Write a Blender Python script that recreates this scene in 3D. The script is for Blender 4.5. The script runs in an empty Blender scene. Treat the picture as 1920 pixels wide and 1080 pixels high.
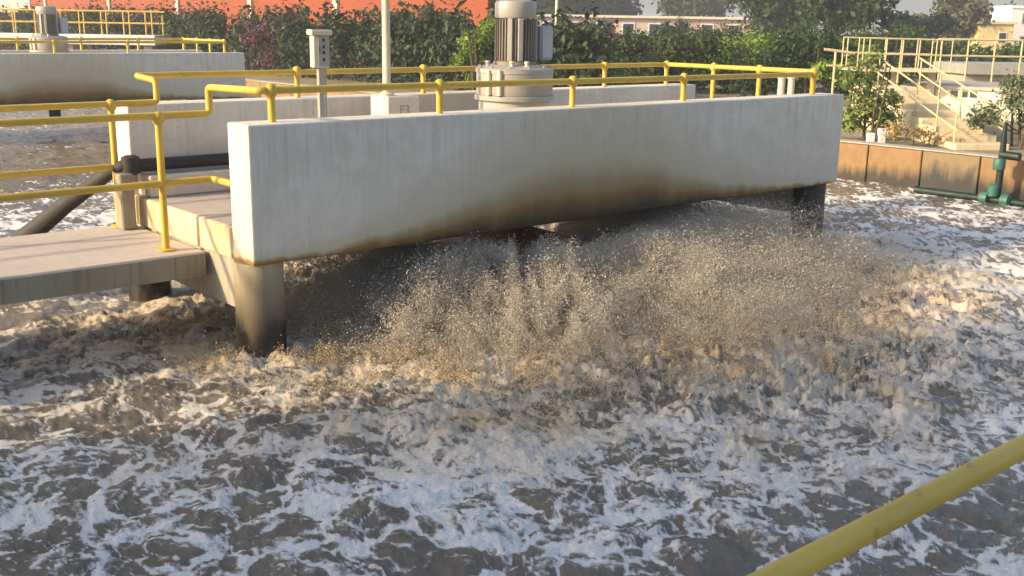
import bpy, bmesh, math, random
import numpy as np
from mathutils import Vector, Matrix
random.seed(7); RNG = np.random.default_rng(11)
SC = bpy.context.scene
COL = SC.collection

# ------------------------------------------------------------------ camera
cam = bpy.data.cameras.new('camera'); camo = bpy.data.objects.new('camera', cam); COL.objects.link(camo)
R_ = Vector((0.7578, -0.6523, 0.0156)).normalized()
F_ = Vector((0.6362, 0.7334, -0.2395)).normalized()
U_ = R_.cross(F_).normalized(); R_ = F_.cross(U_).normalized()
CAM = Vector((-3.808, -7.480, 1.873))
camo.matrix_world = Matrix(((R_.x, U_.x, -F_.x, CAM.x), (R_.y, U_.y, -F_.y, CAM.y), (R_.z, U_.z, -F_.z, CAM.z), (0, 0, 0, 1)))
cam.sensor_width = 36; cam.lens = 2000 / 1920 * 36; cam.clip_start = .05; cam.clip_end = 2000
SC.camera = camo

# ------------------------------------------------------------------ sky and sun
SUN_H = Vector((-0.955, 0.295, 0)).normalized(); SUN_EL = math.radians(21)
w = bpy.data.worlds.new('World'); SC.world = w; w.use_nodes = True
nt = w.node_tree; bg = nt.nodes['Background']
sky = nt.nodes.new('ShaderNodeTexSky'); sky.sky_type = 'NISHITA'; sky.sun_disc = False
sky.sun_elevation = SUN_EL; sky.sun_rotation = math.atan2(SUN_H.x, SUN_H.y)
sky.air_density = 0.8; sky.dust_density = 3.2; sky.ozone_density = 0.5
nt.links.new(sky.outputs[0], bg.inputs[0]); bg.inputs[1].default_value = 0.15
sl = bpy.data.lights.new('sun', 'SUN'); sl.energy = 3.15; sl.angle = math.radians(2.0); sl.color = (1.0, .77, .48)
so = bpy.data.objects.new('sun', sl); COL.objects.link(so)
sd = (SUN_H * math.cos(SUN_EL) + Vector((0, 0, math.sin(SUN_EL))))
so.rotation_euler = sd.to_track_quat('Z', 'Y').to_euler(); so.location = (-20, 10, 20)
SC.view_settings.view_transform = 'Standard'; SC.view_settings.look = 'None'
SC.view_settings.exposure = 1.06; SC.view_settings.gamma = 1

# ------------------------------------------------------------------ helpers
def link(o, parent=None):
    COL.objects.link(o)
    if parent is not None: o.parent = parent
    return o
def tag(o, label=None, cat=None, group=None, kind=None):
    for k, v in (('label', label), ('category', cat), ('group', group), ('kind', kind)):
        if v: o[k] = v
    return o
def thing(name, label, cat, loc=(0, 0, 0), group=None):
    o = bpy.data.objects.new(name, None); o.location = loc; o.empty_display_size = .2
    link(o); return tag(o, label, cat, group)
def obj(name, bm, mat, parent=None, smooth=False, loc=None):
    me = bpy.data.meshes.new(name); bm.to_mesh(me); bm.free()
    if smooth:
        me.polygons.foreach_set('use_smooth', [True] * len(me.polygons))
        try: me.set_sharp_from_angle(angle=math.radians(40))
        except Exception: pass
    me.materials.append(mat)
    o = bpy.data.objects.new(name, me); link(o, parent)
    if loc: o.location = loc
    return o
def npobj(name, V, Fc, mat, parent=None, smooth=True):
    """V (n,3), Fc (m,k) arrays"""
    me = bpy.data.meshes.new(name); n, k = len(V), Fc.shape[1]
    me.vertices.add(n); me.vertices.foreach_set('co', np.ascontiguousarray(V, np.float32).ravel())
    me.loops.add(Fc.size); me.loops.foreach_set('vertex_index', np.ascontiguousarray(Fc, np.int32).ravel())
    me.polygons.add(len(Fc)); me.polygons.foreach_set('loop_start', np.arange(0, Fc.size, k, dtype=np.int32))
    me.polygons.foreach_set('loop_total', np.full(len(Fc), k, np.int32))
    me.polygons.foreach_set('use_smooth', np.full(len(Fc), smooth))
    me.update(calc_edges=True)
    me.materials.append(mat)
    return link(bpy.data.objects.new(name, me), parent)
def copy_tree(o, parent=None):
    c = o.copy(); COL.objects.link(c); c.parent = parent
    for ch in list(o.children): copy_tree(ch, c)
    return c
def box(bm, a, b, bev=0.0, seg=1):
    a, b = Vector(a), Vector(b)
    r = bmesh.ops.create_cube(bm, size=1)['verts']
    for v in r:
        v.co = Vector(((a.x + b.x) / 2 + v.co.x * (b.x - a.x), (a.y + b.y) / 2 + v.co.y * (b.y - a.y), (a.z + b.z) / 2 + v.co.z * (b.z - a.z)))
    if bev:
        es = list({e for v in r for e in v.link_edges})
        bmesh.ops.bevel(bm, geom=es, offset=bev, segments=seg, affect='EDGES', profile=.5)
    return bm
def BX(a, b, bev=0.0, seg=1): return box(bmesh.new(), a, b, bev, seg)
def tube(bm, pts, rad, n=12, cap=True):
    """a pipe along a polyline with mitred bends; rad a number or a list"""
    pts = [Vector(p) for p in pts]; m = len(pts)
    rads = rad if isinstance(rad, (list, tuple)) else [rad] * m
    rings = []; prev = None
    for i, p in enumerate(pts):
        d1 = (pts[i] - pts[i - 1]).normalized() if i else None
        d2 = (pts[i + 1] - pts[i]).normalized() if i < m - 1 else None
        t = (d1 + d2).normalized() if d1 and d2 else (d1 or d2)
        if prev is None:
            up = Vector((0, 0, 1)) if abs(t.z) < .9 else Vector((1, 0, 0))
            s = t.cross(up).normalized()
        else:
            s = (prev - t * prev.dot(t)); s = s.normalized() if s.length > 1e-6 else t.orthogonal().normalized()
        prev = s; q = t.cross(s).normalized()
        ring = [bm.verts.new(p + (s * math.cos(2 * math.pi * k / n) + q * math.sin(2 * math.pi * k / n)) * rads[i]) for k in range(n)]
        rings.append(ring)
    for a, b in zip(rings, rings[1:]):
        for k in range(n): bm.faces.new((a[k], a[(k + 1) % n], b[(k + 1) % n], b[k]))
    if cap:
        bm.faces.new(rings[0][::-1]); bm.faces.new(rings[-1])
    return bm
def TB(pts, rad, n=12): return tube(bmesh.new(), pts, rad, n)
def smooth_path(pts, r=.06, k=4):
    """round the corners of a polyline"""
    pts = [Vector(p) for p in pts]; out = [pts[0]]
    for a, b, c in zip(pts, pts[1:], pts[2:]):
        rr = min(r, (a - b).length * .45, (c - b).length * .45)
        p0 = b + (a - b).normalized() * rr; p1 = b + (c - b).normalized() * rr
        for i in range(k + 1):
            t = i / k; out.append(p0 * (1 - t) ** 2 + b * 2 * t * (1 - t) + p1 * t * t)
    out.append(pts[-1]); return out
def lathe(bm, prof, c=(0, 0, 0), n=32):
    c = Vector(c); rings = []
    for r, z in prof:
        rings.append([bm.verts.new(c + Vector((r * math.cos(2 * math.pi * k / n), r * math.sin(2 * math.pi * k / n), z))) for k in range(n)])
    for a, b in zip(rings, rings[1:]):
        for k in range(n): bm.faces.new((a[k], a[(k + 1) % n], b[(k + 1) % n], b[k]))
    bm.faces.new(rings[0][::-1]); bm.faces.new(rings[-1]); return bm
def LT(prof, c=(0, 0, 0), n=32): return lathe(bmesh.new(), prof, c, n)

# ---- numpy noise
def _h(ix, iy, s):
    h = (ix.astype(np.int64) * 374761393 + iy.astype(np.int64) * 668265263 + s * 974711) & 0xffffffff
    h = ((h ^ (h >> 13)) * 1274126177) & 0xffffffff
    return (h ^ (h >> 16)) & 0xffffffff
def perlin(x, y, s=0):
    ix, iy = np.floor(x).astype(np.int64), np.floor(y).astype(np.int64); fx, fy = x - ix, y - iy
    u, v = fx * fx * fx * (fx * (fx * 6 - 15) + 10), fy * fy * fy * (fy * (fy * 6 - 15) + 10)
    def g(dx, dy):
        a = _h(ix + dx, iy + dy, s) * (2 * np.pi / 4294967296.0)
        return np.cos(a) * (fx - dx) + np.sin(a) * (fy - dy)
    a = g(0, 0) * (1 - u) + g(1, 0) * u; b = g(0, 1) * (1 - u) + g(1, 1) * u
    return (a * (1 - v) + b * v) * 1.5
def fbm(x, y, oct=4, s=0, gain=.5):
    t, a, f = 0, 1, 1
    for i in range(oct): t = t + a * perlin(x * f, y * f, s + i * 17); a *= gain; f *= 2.03
    return t
def worley(x, y, s=0):
    ix, iy = np.floor(x).astype(np.int64), np.floor(y).astype(np.int64)
    f1 = np.full(x.shape, 9.0); f2 = f1.copy()
    for dx in (-1, 0, 1):
        for dy in (-1, 0, 1):
            h = _h(ix + dx, iy + dy, s); px = ix + dx + (h & 0xffff) / 65536; py = iy + dy + (h >> 16) / 65536
            d = np.hypot(px - x, py - y); f2 = np.minimum(f2, np.maximum(f1, d)); f1 = np.minimum(f1, d)
    return f1, f2
def sstep(a, b, x):
    t = np.clip((x - a) / (b - a), 0, 1); return t * t * (3 - 2 * t)

# ------------------------------------------------------------------ materials
class NM:
    def __init__(s, name):
        s.m = bpy.data.materials.new(name); s.m.use_nodes = True; s.t = s.m.node_tree; s.p = s.t.nodes['Principled BSDF']
    def n(s, typ, **kw):
        o = s.t.nodes.new(typ)
        for k, v in kw.items(): setattr(o, k, v)
        return o
    def l(s, a, b): s.t.links.new(a, b)
    def set(s, inp, v):
        if hasattr(v, 'type') and hasattr(v, 'is_output'): s.l(v, s.p.inputs[inp])
        else: s.p.inputs[inp].default_value = v
    def coord(s, kind='Object'):
        return s.n('ShaderNodeTexCoord').outputs[kind]
    def mapping(s, vec, scale=(1, 1, 1), loc=(0, 0, 0)):
        m = s.n('ShaderNodeMapping'); m.inputs['Scale'].default_value = scale; m.inputs['Location'].default_value = loc; s.l(vec, m.inputs[0]); return m.outputs[0]
    def noise(s, vec, scale, detail=4, rough=.55, dist=0):
        o = s.n('ShaderNodeTexNoise'); o.inputs['Scale'].default_value = scale; o.inputs['Detail'].default_value = detail
        o.inputs['Roughness'].default_value = rough; o.inputs['Distortion'].default_value = dist; s.l(vec, o.inputs['Vector']); return o.outputs['Fac']
    def ramp(s, fac, stops):
        o = s.n('ShaderNodeValToRGB'); e = o.color_ramp.elements
        while len(e) < len(stops): e.new(.5)
        for q, (p, c) in zip(e, stops):
            q.position = p; q.color = (c, c, c, 1) if isinstance(c, (int, float)) else (*c, 1)
        s.l(fac, o.inputs[0]); return o.outputs[0]
    def math(s, op, a, b=None, c=None, clamp=False):
        o = s.n('ShaderNodeMath', operation=op); o.use_clamp = clamp
        for i, v in enumerate((a, b, c)):
            if v is None: continue
            if isinstance(v, (int, float)): o.inputs[i].default_value = v
            else: s.l(v, o.inputs[i])
        return o.outputs[0]
    def mix(s, fac, a, b, mode='MIX'):
        o = s.n('ShaderNodeMix', data_type='RGBA', blend_type=mode)
        for i, v in ((0, fac), (6, a), (7, b)):
            if isinstance(v, (int, float)): o.inputs[i].default_value = v
            elif isinstance(v, tuple): o.inputs[i].default_value = (*v, 1)
            else: s.l(v, o.inputs[i])
        return o.outputs[2]
    def sep(s, vec):
        o = s.n('ShaderNodeSeparateXYZ'); s.l(vec, o.inputs[0]); return o.outputs
    def bump(s, h, dist=.01, strength=1.0):
        o = s.n('ShaderNodeBump'); o.inputs['Distance'].default_value = dist; o.inputs['Strength'].default_value = strength
        s.l(h, o.inputs['Height']); s.l(o.outputs[0], s.p.inputs['Normal']); return o

def concrete(name, base, dark, scale=1.0, streak=.35, rough=.85, bump=.004, amount=.5):
    """weathered plaster/concrete with mottling and rain streaks"""
    k = NM(name); c = k.coord()
    n1 = k.noise(c, 1.7 * scale, 6, .6); n2 = k.noise(c, 14 * scale, 5, .6)
    st = k.noise(k.mapping(c, (9, 9, .55)), 1.6 * scale, 5, .65)
    f = k.math('MULTIPLY', k.ramp(n1, [(.38, 0.0), (.68, 1.0)]), amount)
    col = k.mix(f, base, dark)
    col = k.mix(k.math('MULTIPLY', k.ramp(st, [(.5, 0.0), (.72, 1.0)]), streak), col, tuple(x * .62 for x in dark))
    col = k.mix(k.math('MULTIPLY', n2, .22), col, tuple(x * .55 for x in base))
    k.set('Base Color', col); k.set('Roughness', rough); k.set('Specular IOR Level', .25)
    k.bump(k.math('ADD', n2, k.math('MULTIPLY', n1, .6)), bump)
    return k.m
def paint(name, col, rough=.45, rust=.3, scale=1.0):
    k = NM(name); c = k.coord()
    n = k.noise(c, 9 * scale, 6, .65); n2 = k.noise(c, 2.2 * scale, 3)
    a = k.mix(k.ramp(n2, [(.35, 0.0), (.7, 1.0)]), col, tuple(x * .82 for x in col))
    a = k.mix(k.math('MULTIPLY', k.ramp(n, [(.60, 0.0), (.74, 1.0)]), rust), a, (.16, .085, .03))
    k.set('Base Color', a); k.set('Roughness', k.ramp(n, [(.3, rough - .08), (.8, rough + .2)])); k.bump(n, .002)
    return k.m
M = {}
# near/far beam walls: off-white plaster, stained ochre to black where the spray strikes the lower middle
k = NM('stained_plaster'); c = k.coord(); X, Y, Z = k.sep(c)
n1 = k.noise(c, 1.2, 6, .6); n2 = k.noise(c, 16, 5, .6); st = k.noise(k.mapping(c, (7, 7, .45)), 1.5, 6, .65); st2 = k.noise(k.mapping(c, (22, 22, .9)), 1.0, 4, .6, .3)
bl = k.noise(c, 3.1, 7, .7, .6)
col = k.mix(k.ramp(bl, [(.40, 0.0), (.62, .75)]), (.72, .675, .58), (.60, .555, .465))
drip = k.math('MULTIPLY', k.ramp(st, [(.50, 0.0), (.74, 1.0)]), k.ramp(Z, [(.25, .12), (1.0, .42)]))
col = k.mix(drip, col, (.42, .39, .31))
col = k.mix(k.math('MULTIPLY', k.ramp(st2, [(.56, 0.0), (.78, 1.0)]), .24), col, (.44, .41, .35))
col = k.mix(k.math('MULTIPLY', k.ramp(st2, [(.28, 1.0), (.42, 0.0)]), .25), col, (.86, .85, .82))
dr3 = k.noise(k.mapping(c, (26, 26, .7)), 1.0, 3, .5, .1); topf = k.ramp(k.math('ADD', Z, k.math('MULTIPLY', k.noise(k.mapping(c, (6, 6, .1)), 1.0, 2), .5)), [(.75, 0.0), (1.25, 1.0)])
col = k.mix(k.math('MULTIPLY', k.math('MULTIPLY', k.ramp(dr3, [(.60, 0.0), (.66, 1.0)]), topf), k.ramp(n1, [(.42, .02), (.62, .38)])), col, (.30, .265, .20))
col = k.mix(k.math('MULTIPLY', k.math('MULTIPLY', k.ramp(dr3, [(.34, 1.0), (.40, 0.0)]), topf), k.ramp(n1, [(.40, .25), (.58, .03)])), col, (.84, .83, .79))
# general yellowing toward the lower edge and the damp middle
hx = k.math('DIVIDE', k.math('SUBTRACT', X, 3.75), 1.9); hx = k.math('EXPONENT', k.math('MULTIPLY', k.math('MULTIPLY', hx, hx), -1))
wob = k.math('MULTIPLY', k.math('SUBTRACT', k.noise(k.mapping(c, (1, 1, .4)), 2.3, 5, .6), .5), .22)
hh = k.math('MULTIPLY_ADD', hx, .60, .03)
s = k.math('DIVIDE', k.math('ADD', Z, wob), hh)           # 0 at the edge, 1 at the tide line
col = k.mix(k.math('MULTIPLY', k.ramp(k.math('DIVIDE', s, 3.0, clamp=True), [(.20, 1.0), (.95, 0.0)]), .7), col, (.45, .37, .19))
col = k.mix(k.math('MULTIPLY', k.ramp(k.math('ADD', Z, k.math('MULTIPLY', wob, 1.5)), [(.1, .75), (.95, .1)]), k.ramp(k.math('DIVIDE', X, 8.1), [(.1, .25), (.5, .8)])), col, (.50, .45, .335))
col = k.mix(k.ramp(s, [(.36, .95), (1.0, 0.0)]), col, (.27, .155, .045))
col = k.mix(k.math('MULTIPLY', k.ramp(s, [(.06, .93), (.44, 0.0)]), k.ramp(hx, [(.03, .15), (.35, 1.0)])), col, (.05, .035, .021))
k.set('Base Color', col); k.set('Roughness', .8); k.set('Specular IOR Level', .25); vo = k.n('ShaderNodeTexVoronoi'); vo.inputs['Scale'].default_value = 9; k.l(c, vo.inputs['Vector']); pit = k.ramp(vo.outputs['Distance'], [(.035, 1.0), (.07, 0.0)])
col = k.mix(k.math('MULTIPLY', pit, .5), col, (.22, .19, .15)); k.set('Base Color', col)
k.bump(k.math('ADD', n2, k.math('ADD', k.math('MULTIPLY', n1, 2.0), k.math('MULTIPLY', bl, 1.5))), .006)
M['plaster'] = k.m
M['slab'] = concrete('slab_concrete', (.50, .43, .36), (.36, .30, .24), 1.2, .15)
M['slab_edge'] = concrete('stained_slab_edge', (.72, .60, .40), (.48, .33, .16), 1.5, .55, amount=.7)
M['walk'] = concrete('walkway_concrete', (.55, .48, .41), (.43, .37, .31), .9, .3)
M['beam'] = concrete('beam_concrete', (.46, .42, .34), (.30, .26, .19), 1.3, .5)
M['fascia'] = concrete('stained_fascia', (.34, .30, .22), (.22, .19, .13), 1.3, .7)
M['light_conc'] = concrete('pale_concrete', (.70, .63, .52), (.55, .47, .36), 1.0, .3)
M['stair'] = concrete('stair_concrete', (.72, .61, .40), (.50, .40, .24), 1.0, .3)
M['ground'] = concrete('ground_soil', (.30, .24, .16), (.16, .17, .07), .35, .0, rough=.95, bump=.02, amount=.9)
M['yellow'] = paint('yellow_enamel', (.63, .43, .055), .5, .7, 1.6)
M['yellow2'] = paint('pale_yellow_enamel', (.52, .46, .25), .5, .2)
M['grey_metal'] = paint('grey_machine_paint', (.34, .33, .30), .5, .35)
M['motor'] = paint('motor_paint', (.23, .195, .16), .5, .5, 1.5)
M['light_metal'] = paint('light_grey_paint', (.35, .335, .30), .45, .25)
M['blue_grey'] = paint('blue_grey_paint', (.40, .43, .47), .45, .1)
M['cream'] = paint('cream_paint', (.62, .56, .42), .5, .15)
M['cream_grey'] = paint('cream_grey_paint', (.42, .40, .36), .5, .15)
M['black'] = paint('black_paint', (.02, .02, .02), .5, .1)
M['rusty'] = paint('rusty_steel', (.34, .13, .035), .7, .6)
M['dark_pipe'] = paint('dark_pipe', (.028, .025, .023), .7, .6, 2.0)
M['green'] = paint('green_pipe_paint', (.003, .018, .014), .55, .1)
M['mint'] = paint('pale_green_fitting', (.04, .15, .11), .45, .08)
M['white'] = concrete('white_wall', (.74, .74, .74), (.60, .60, .60), .3, .2)
M['ywall'] = concrete('yellow_wall', (.68, .55, .25), (.56, .45, .22), .3, .2)
M['pink'] = concrete('pink_wall', (.58, .45, .38), (.44, .34, .29), .3, .25)
M['orange'] = concrete('orange_wall', (.26, .066, .028), (.20, .05, .022), .25, .15)
M['glass'] = paint('dark_glass', (.03, .04, .06), .15, .0)
# columns: pale above, dark wet growth below; the dark copy has shade painted in
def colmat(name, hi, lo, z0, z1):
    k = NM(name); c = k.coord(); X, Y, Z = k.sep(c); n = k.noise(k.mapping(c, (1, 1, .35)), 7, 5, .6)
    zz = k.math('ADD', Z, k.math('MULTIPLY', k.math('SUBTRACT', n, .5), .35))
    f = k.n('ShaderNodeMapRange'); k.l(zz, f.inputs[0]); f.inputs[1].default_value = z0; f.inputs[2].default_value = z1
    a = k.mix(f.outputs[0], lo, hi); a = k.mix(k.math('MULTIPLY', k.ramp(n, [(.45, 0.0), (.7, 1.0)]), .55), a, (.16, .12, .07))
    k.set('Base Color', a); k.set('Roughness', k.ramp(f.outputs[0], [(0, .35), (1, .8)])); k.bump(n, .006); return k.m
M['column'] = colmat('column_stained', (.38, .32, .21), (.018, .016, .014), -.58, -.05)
M['column_dark'] = colmat('column_shaded', (.05, .048, .038), (.014, .016, .014), -.7, -.1)  # shade under the platform painted over the whole column
# tank panels: ochre rust wash with black tide marks
k = NM('tank_panel'); c = k.coord('Object'); g = k.n('ShaderNodeNewGeometry'); X, Y, Z = k.sep(g.outputs['Position'])
oi = k.n('ShaderNodeObjectInfo').outputs['Random']
n = k.noise(g.outputs['Position'], 3.2, 6, .62); n2 = k.noise(k.mapping(g.outputs['Position'], (5, 5, .7)), 1.6, 5, .6)
a = k.mix(k.ramp(n, [(.35, 0.0), (.7, 1.0)]), (.25, .15, .060), (.17, .10, .042))
a = k.mix(k.math('MULTIPLY', k.ramp(n2, [(.5, 0.0), (.75, 1.0)]), .5), a, (.13, .09, .045))
tide = k.math('ADD', Z, k.math('MULTIPLY', k.math('SUBTRACT', n2, .5), .5)); tide = k.math('SUBTRACT', tide, k.math('MULTIPLY', oi, .22))
f = k.n('ShaderNodeMapRange'); k.l(tide, f.inputs[0]); f.inputs[1].default_value = -.62; f.inputs[2].default_value = -.84
a = k.mix(f.outputs[0], a, (.03, .026, .02))
k.set('Base Color', a); k.set('Roughness', .75); k.bump(n, .006); M['panel'] = k.m
k = NM('wet_black_panel'); c = k.coord(); X, Y, Z = k.sep(c); n = k.noise(k.mapping(c, (4, 4, 1.2)), 1.8, 6, .65); n2 = k.noise(c, 4, 5, .6)
f = k.n('ShaderNodeMapRange'); k.l(k.math('ADD', Z, k.math('MULTIPLY', k.math('SUBTRACT', n, .5), .7)), f.inputs[0]); f.inputs[1].default_value = -.10; f.inputs[2].default_value = -.42
k.set('Base Color', k.mix(f.outputs[0], k.mix(n2, (.22, .15, .06), (.13, .10, .055)), (.018, .017, .014))); k.set('Roughness', .6); k.bump(n2, .006); M['panel_wet'] = k.m
def leafmat(name, cols, trans=.35):
    k = NM(name); g = k.n('ShaderNodeNewGeometry'); r = g.outputs['Random Per Island']
    big = k.noise(g.outputs['Position'], .9, 3)
    stops = [(i / max(1, len(cols) - 1), c_) for i, c_ in enumerate(cols)]
    a = k.ramp(r, stops); a = k.mix(k.ramp(big, [(.35, 0.0), (.7, .5)]), a, tuple(x * .55 for x in cols[0]))
    k.set('Base Color', a); k.set('Roughness', .55); k.set('Specular IOR Level', .3)
    tr = k.n('ShaderNodeBsdfTranslucent'); k.l(a, tr.inputs[0]); ms = k.n('ShaderNodeMixShader'); ms.inputs[0].default_value = trans
    k.l(k.p.outputs[0], ms.inputs[1]); k.l(tr.outputs[0], ms.inputs[2]); k.l(ms.outputs[0], k.t.nodes['Material Output'].inputs[0]); return k.m
M['leaf_dark'] = leafmat('leaf_dark', [(.02, .042, .014), (.04, .08, .022), (.08, .125, .03)])
M['leaf_hedge'] = leafmat('leaf_hedge', [(.012, .024, .009), (.03, .056, .016), (.075, .11, .03)], .25)
M['leaf_mid'] = leafmat('leaf_mid', [(.03, .058, .013), (.062, .105, .022), (.13, .165, .04)])
M['leaf_bright'] = leafmat('leaf_bright', [(.12, .21, .025), (.22, .33, .04), (.33, .43, .07)])
M['leaf_olive'] = leafmat('leaf_olive', [(.07, .08, .035), (.12, .13, .05), (.20, .17, .08)])
M['leaf_grey'] = leafmat('leaf_grey', [(.09, .13, .06), (.18, .23, .10), (.36, .38, .26)])
M['leaf_bush'] = leafmat('leaf_bush', [(.08, .15, .025), (.17, .26, .05), (.32, .36, .12), (.40, .40, .22)])
M['leaf_far'] = leafmat('leaf_far', [(.05, .07, .045), (.075, .10, .06), (.12, .13, .08)])
M['flower'] = leafmat('bougainvillea', [(.03, .045, .02), (.08, .05, .035), (.22, .04, .10), (.38, .07, .20)])
M['dry'] = leafmat('dry_scrub', [(.14, .09, .05), (.22, .15, .08), (.12, .12, .05)])
M['straw'] = leafmat('straw', [(.30, .20, .07), (.42, .30, .12), (.50, .40, .20)])
M['bark'] = concrete('bark', (.11, .085, .06), (.06, .045, .03), 4, .5)

# ------------------------------------------------------------------ water
WZ = -0.80; ROT = np.array([3.85, 1.36])
def water_fields(x, y):
    dx, dy = x - ROT[0], y - ROT[1]; r = np.hypot(dx, dy)
    # neighbouring aerator further back churns its own patch
    rr = r
    wx = x + .22 * fbm(x * .9, y * .9, 3, 5); wy = y + .22 * fbm(x * .9 + 31, y * .9, 3, 6)
    churn = sstep(6.3, 3.8, rr + .7 * fbm(x * .8, y * .8, 3, 3)) * sstep(.5, 1.4, rr)
    near = sstep(9.5, 4.0, rr)
    # boils: domed patches with foam gathered in the creases
    wx2 = wx + .075 * fbm(x * 4, y * 4, 3, 8); wy2 = wy + .075 * fbm(x * 4 + 9, y * 4, 3, 9)
    c1, c2 = worley(wx2 * 10.5 + 3, wy2 * 10.5, 4); e3 = c2 - c1
    a1, a2 = worley(wx2 * 1.9, wy2 * 1.9, 1); b1, b2 = worley(wx2 * 4.8 + 7, wy2 * 4.8, 2)
    e1 = a2 - a1; e2 = b2 - b1
    med = fbm(x * 3.2, y * 3.2, 5, 21, .6); fine = fbm(wx2 * 15, wy2 * 15, 4, 22, .68)
    rid = 1 - np.abs(fbm(wx * 2.6, wy * 2.6, 4, 33, .5)) * 1.7
    ch = 1 - np.abs(fbm(wx * 3.3, wy * 3.3, 5, 44, .58)) * 1.5
    z = (.014 * sstep(0, .6, e1) + .006 * sstep(0, .5, e2)) * (1 - churn) + .011 * med + .0055 * fine + .022 * fbm(x * .9, y * .9, 2, 12)
    gap_shade = sstep(.35, .0, x) * sstep(2.0, 2.5, y) * sstep(4.2, 3.4, y)  # shaded gap below the walkway, painted in by dropping foam and flattening waves
    hi = sstep(.9, 2.2, x)
    z += near * .016 * med + churn * (.35 + .65 * hi) * (.060 * np.clip(ch, -.5, 1) + .042 * fbm(wx * 8, wy * 8, 5, 45, .72) + .02)
    z *= 1 - .3 * gap_shade
    # long rollers running outward from the rotor
    z += .022 * np.sin(r * 4.2 + 2.5 * fbm(x * .6, y * .6, 2, 55)) * sstep(8, 4, r) * sstep(2.5, 4, r)
    dens = fbm(x * .55, y * .55, 3, 66) * .5 + .5 * fbm(x * 1.7 + 3, y * 1.7, 2, 67)
    lace = .80 * np.exp(-(e1 / .075) ** 2) + .62 * np.exp(-(e2 / .10) ** 2) + .55 * np.clip(rid - .55, 0, 1) * 1.6 + .30 * np.exp(-(e3 / .13) ** 2)
    foam = .85 * lace + .66 * dens - .09 + .20 * fine + .16 * med
    foam = foam + near * .30 + churn * .24
    right = sstep(6.0, 9.5, x) * sstep(-5.5, -2.5, y)
    foam = foam + right * .10
    foam = foam - sstep(9.0, 13, y) * .45 - sstep(11, 12.5, y) * sstep(16.5, 15, y) * .3
    foam = foam - .8 * gap_shade
    for cx_, cy_ in ((.155, .22), (7.84, .22)):
        cd_ = np.hypot(x - cx_, y - cy_); col_ = np.exp(-((cd_ - .24) / .14) ** 2); foam = foam + .5 * col_; z = z + .045 * col_ * (1 + fbm(x * 9, y * 9, 2, 88))
    tan = np.sqrt(churn) * (.7 + .45 * np.clip(fbm(x * 1.6, y * 1.6, 3, 77) + .2, 0, 1))
    return z, np.clip(foam, 0, 1.3), np.clip(tan, 0, 1)
NA, NR = 760, 640
az = np.linspace(math.radians(41) - math.radians(45), math.radians(41) + math.radians(38), NA)
rad = np.geomspace(3.1, 62, NR)
A, Rr = np.meshgrid(az, rad)
wx_ = (CAM.x + np.sin(A) * Rr).ravel(); wy_ = (CAM.y + np.cos(A) * Rr).ravel()
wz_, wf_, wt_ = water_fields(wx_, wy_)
idx = np.arange(NA * NR).reshape(NR, NA)
quads = np.stack([idx[:-1, :-1], idx[1:, :-1], idx[1:, 1:], idx[:-1, 1:]], -1).reshape(-1, 4)[:, ::-1]
cx = wx_[quads].mean(1); cy = wy_[quads].mean(1)
quads = quads[(cx < 13.75) & (cy < 43) & (cx > -12.9)]
used = np.unique(quads); remap = np.full(NA * NR, -1); remap[used] = np.arange(len(used)); quads = remap[quads]
k = NM('churned_water'); pos = k.n('ShaderNodeNewGeometry').outputs['Position']
fo = k.n('ShaderNodeAttribute', attribute_name='foam').outputs['Fac']; ta = k.n('ShaderNodeAttribute', attribute_name='tan').outputs['Fac']
nf = k.noise(pos, 24, 7, .74); nf2 = k.noise(pos, 90, 4, .72)
fs = k.math('ADD', fo, k.math('MULTIPLY', k.math('SUBTRACT', nf, .5), .80)); fs = k.math('ADD', fs, k.math('MULTIPLY', k.math('SUBTRACT', nf2, .5), .34))
def ridge(scale, det, d): 
    return k.math('SUBTRACT', 1.0, k.math('MULTIPLY', k.math('ABSOLUTE', k.math('SUBTRACT', k.noise(pos, scale, det, .6, d), .5)), 9.0), clamp=True)
fs = k.math('ADD', fs, k.math('MULTIPLY', ridge(6.0, 3, .6), .16)); fs = k.math('ADD', fs, .08)
grain = k.ramp(k.noise(pos, 55, 5, .75), [(.34, .70), (.58, 1.0)])
ff = k.math('MULTIPLY', k.ramp(fs, [(.43, 0.0), (.57, .28), (.82, 1.0)]), grain)
murk = k.mix(k.ramp(k.noise(pos, 1.4, 3), [(.35, 0.0), (.7, 1.0)]), (.148, .124, .090), (.192, .166, .126))
foamc = k.mix(ta, (.86, .845, .80), (.58, .46, .30))
k.set('Base Color', k.mix(ff, murk, foamc)); k.set('Roughness', k.ramp(ff, [(0, .09), (1, .6)])); k.set('IOR', 1.33)
k.bump(k.math('ADD', nf, k.math('MULTIPLY', ff, .5)), .014, .9); M['water'] = k.m
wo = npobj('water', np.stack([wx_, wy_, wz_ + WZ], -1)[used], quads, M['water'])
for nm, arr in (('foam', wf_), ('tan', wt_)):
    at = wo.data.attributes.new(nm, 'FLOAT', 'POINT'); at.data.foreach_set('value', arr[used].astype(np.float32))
tag(wo, 'churning brown tank water laced with white foam', None, None, 'structure')

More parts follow.
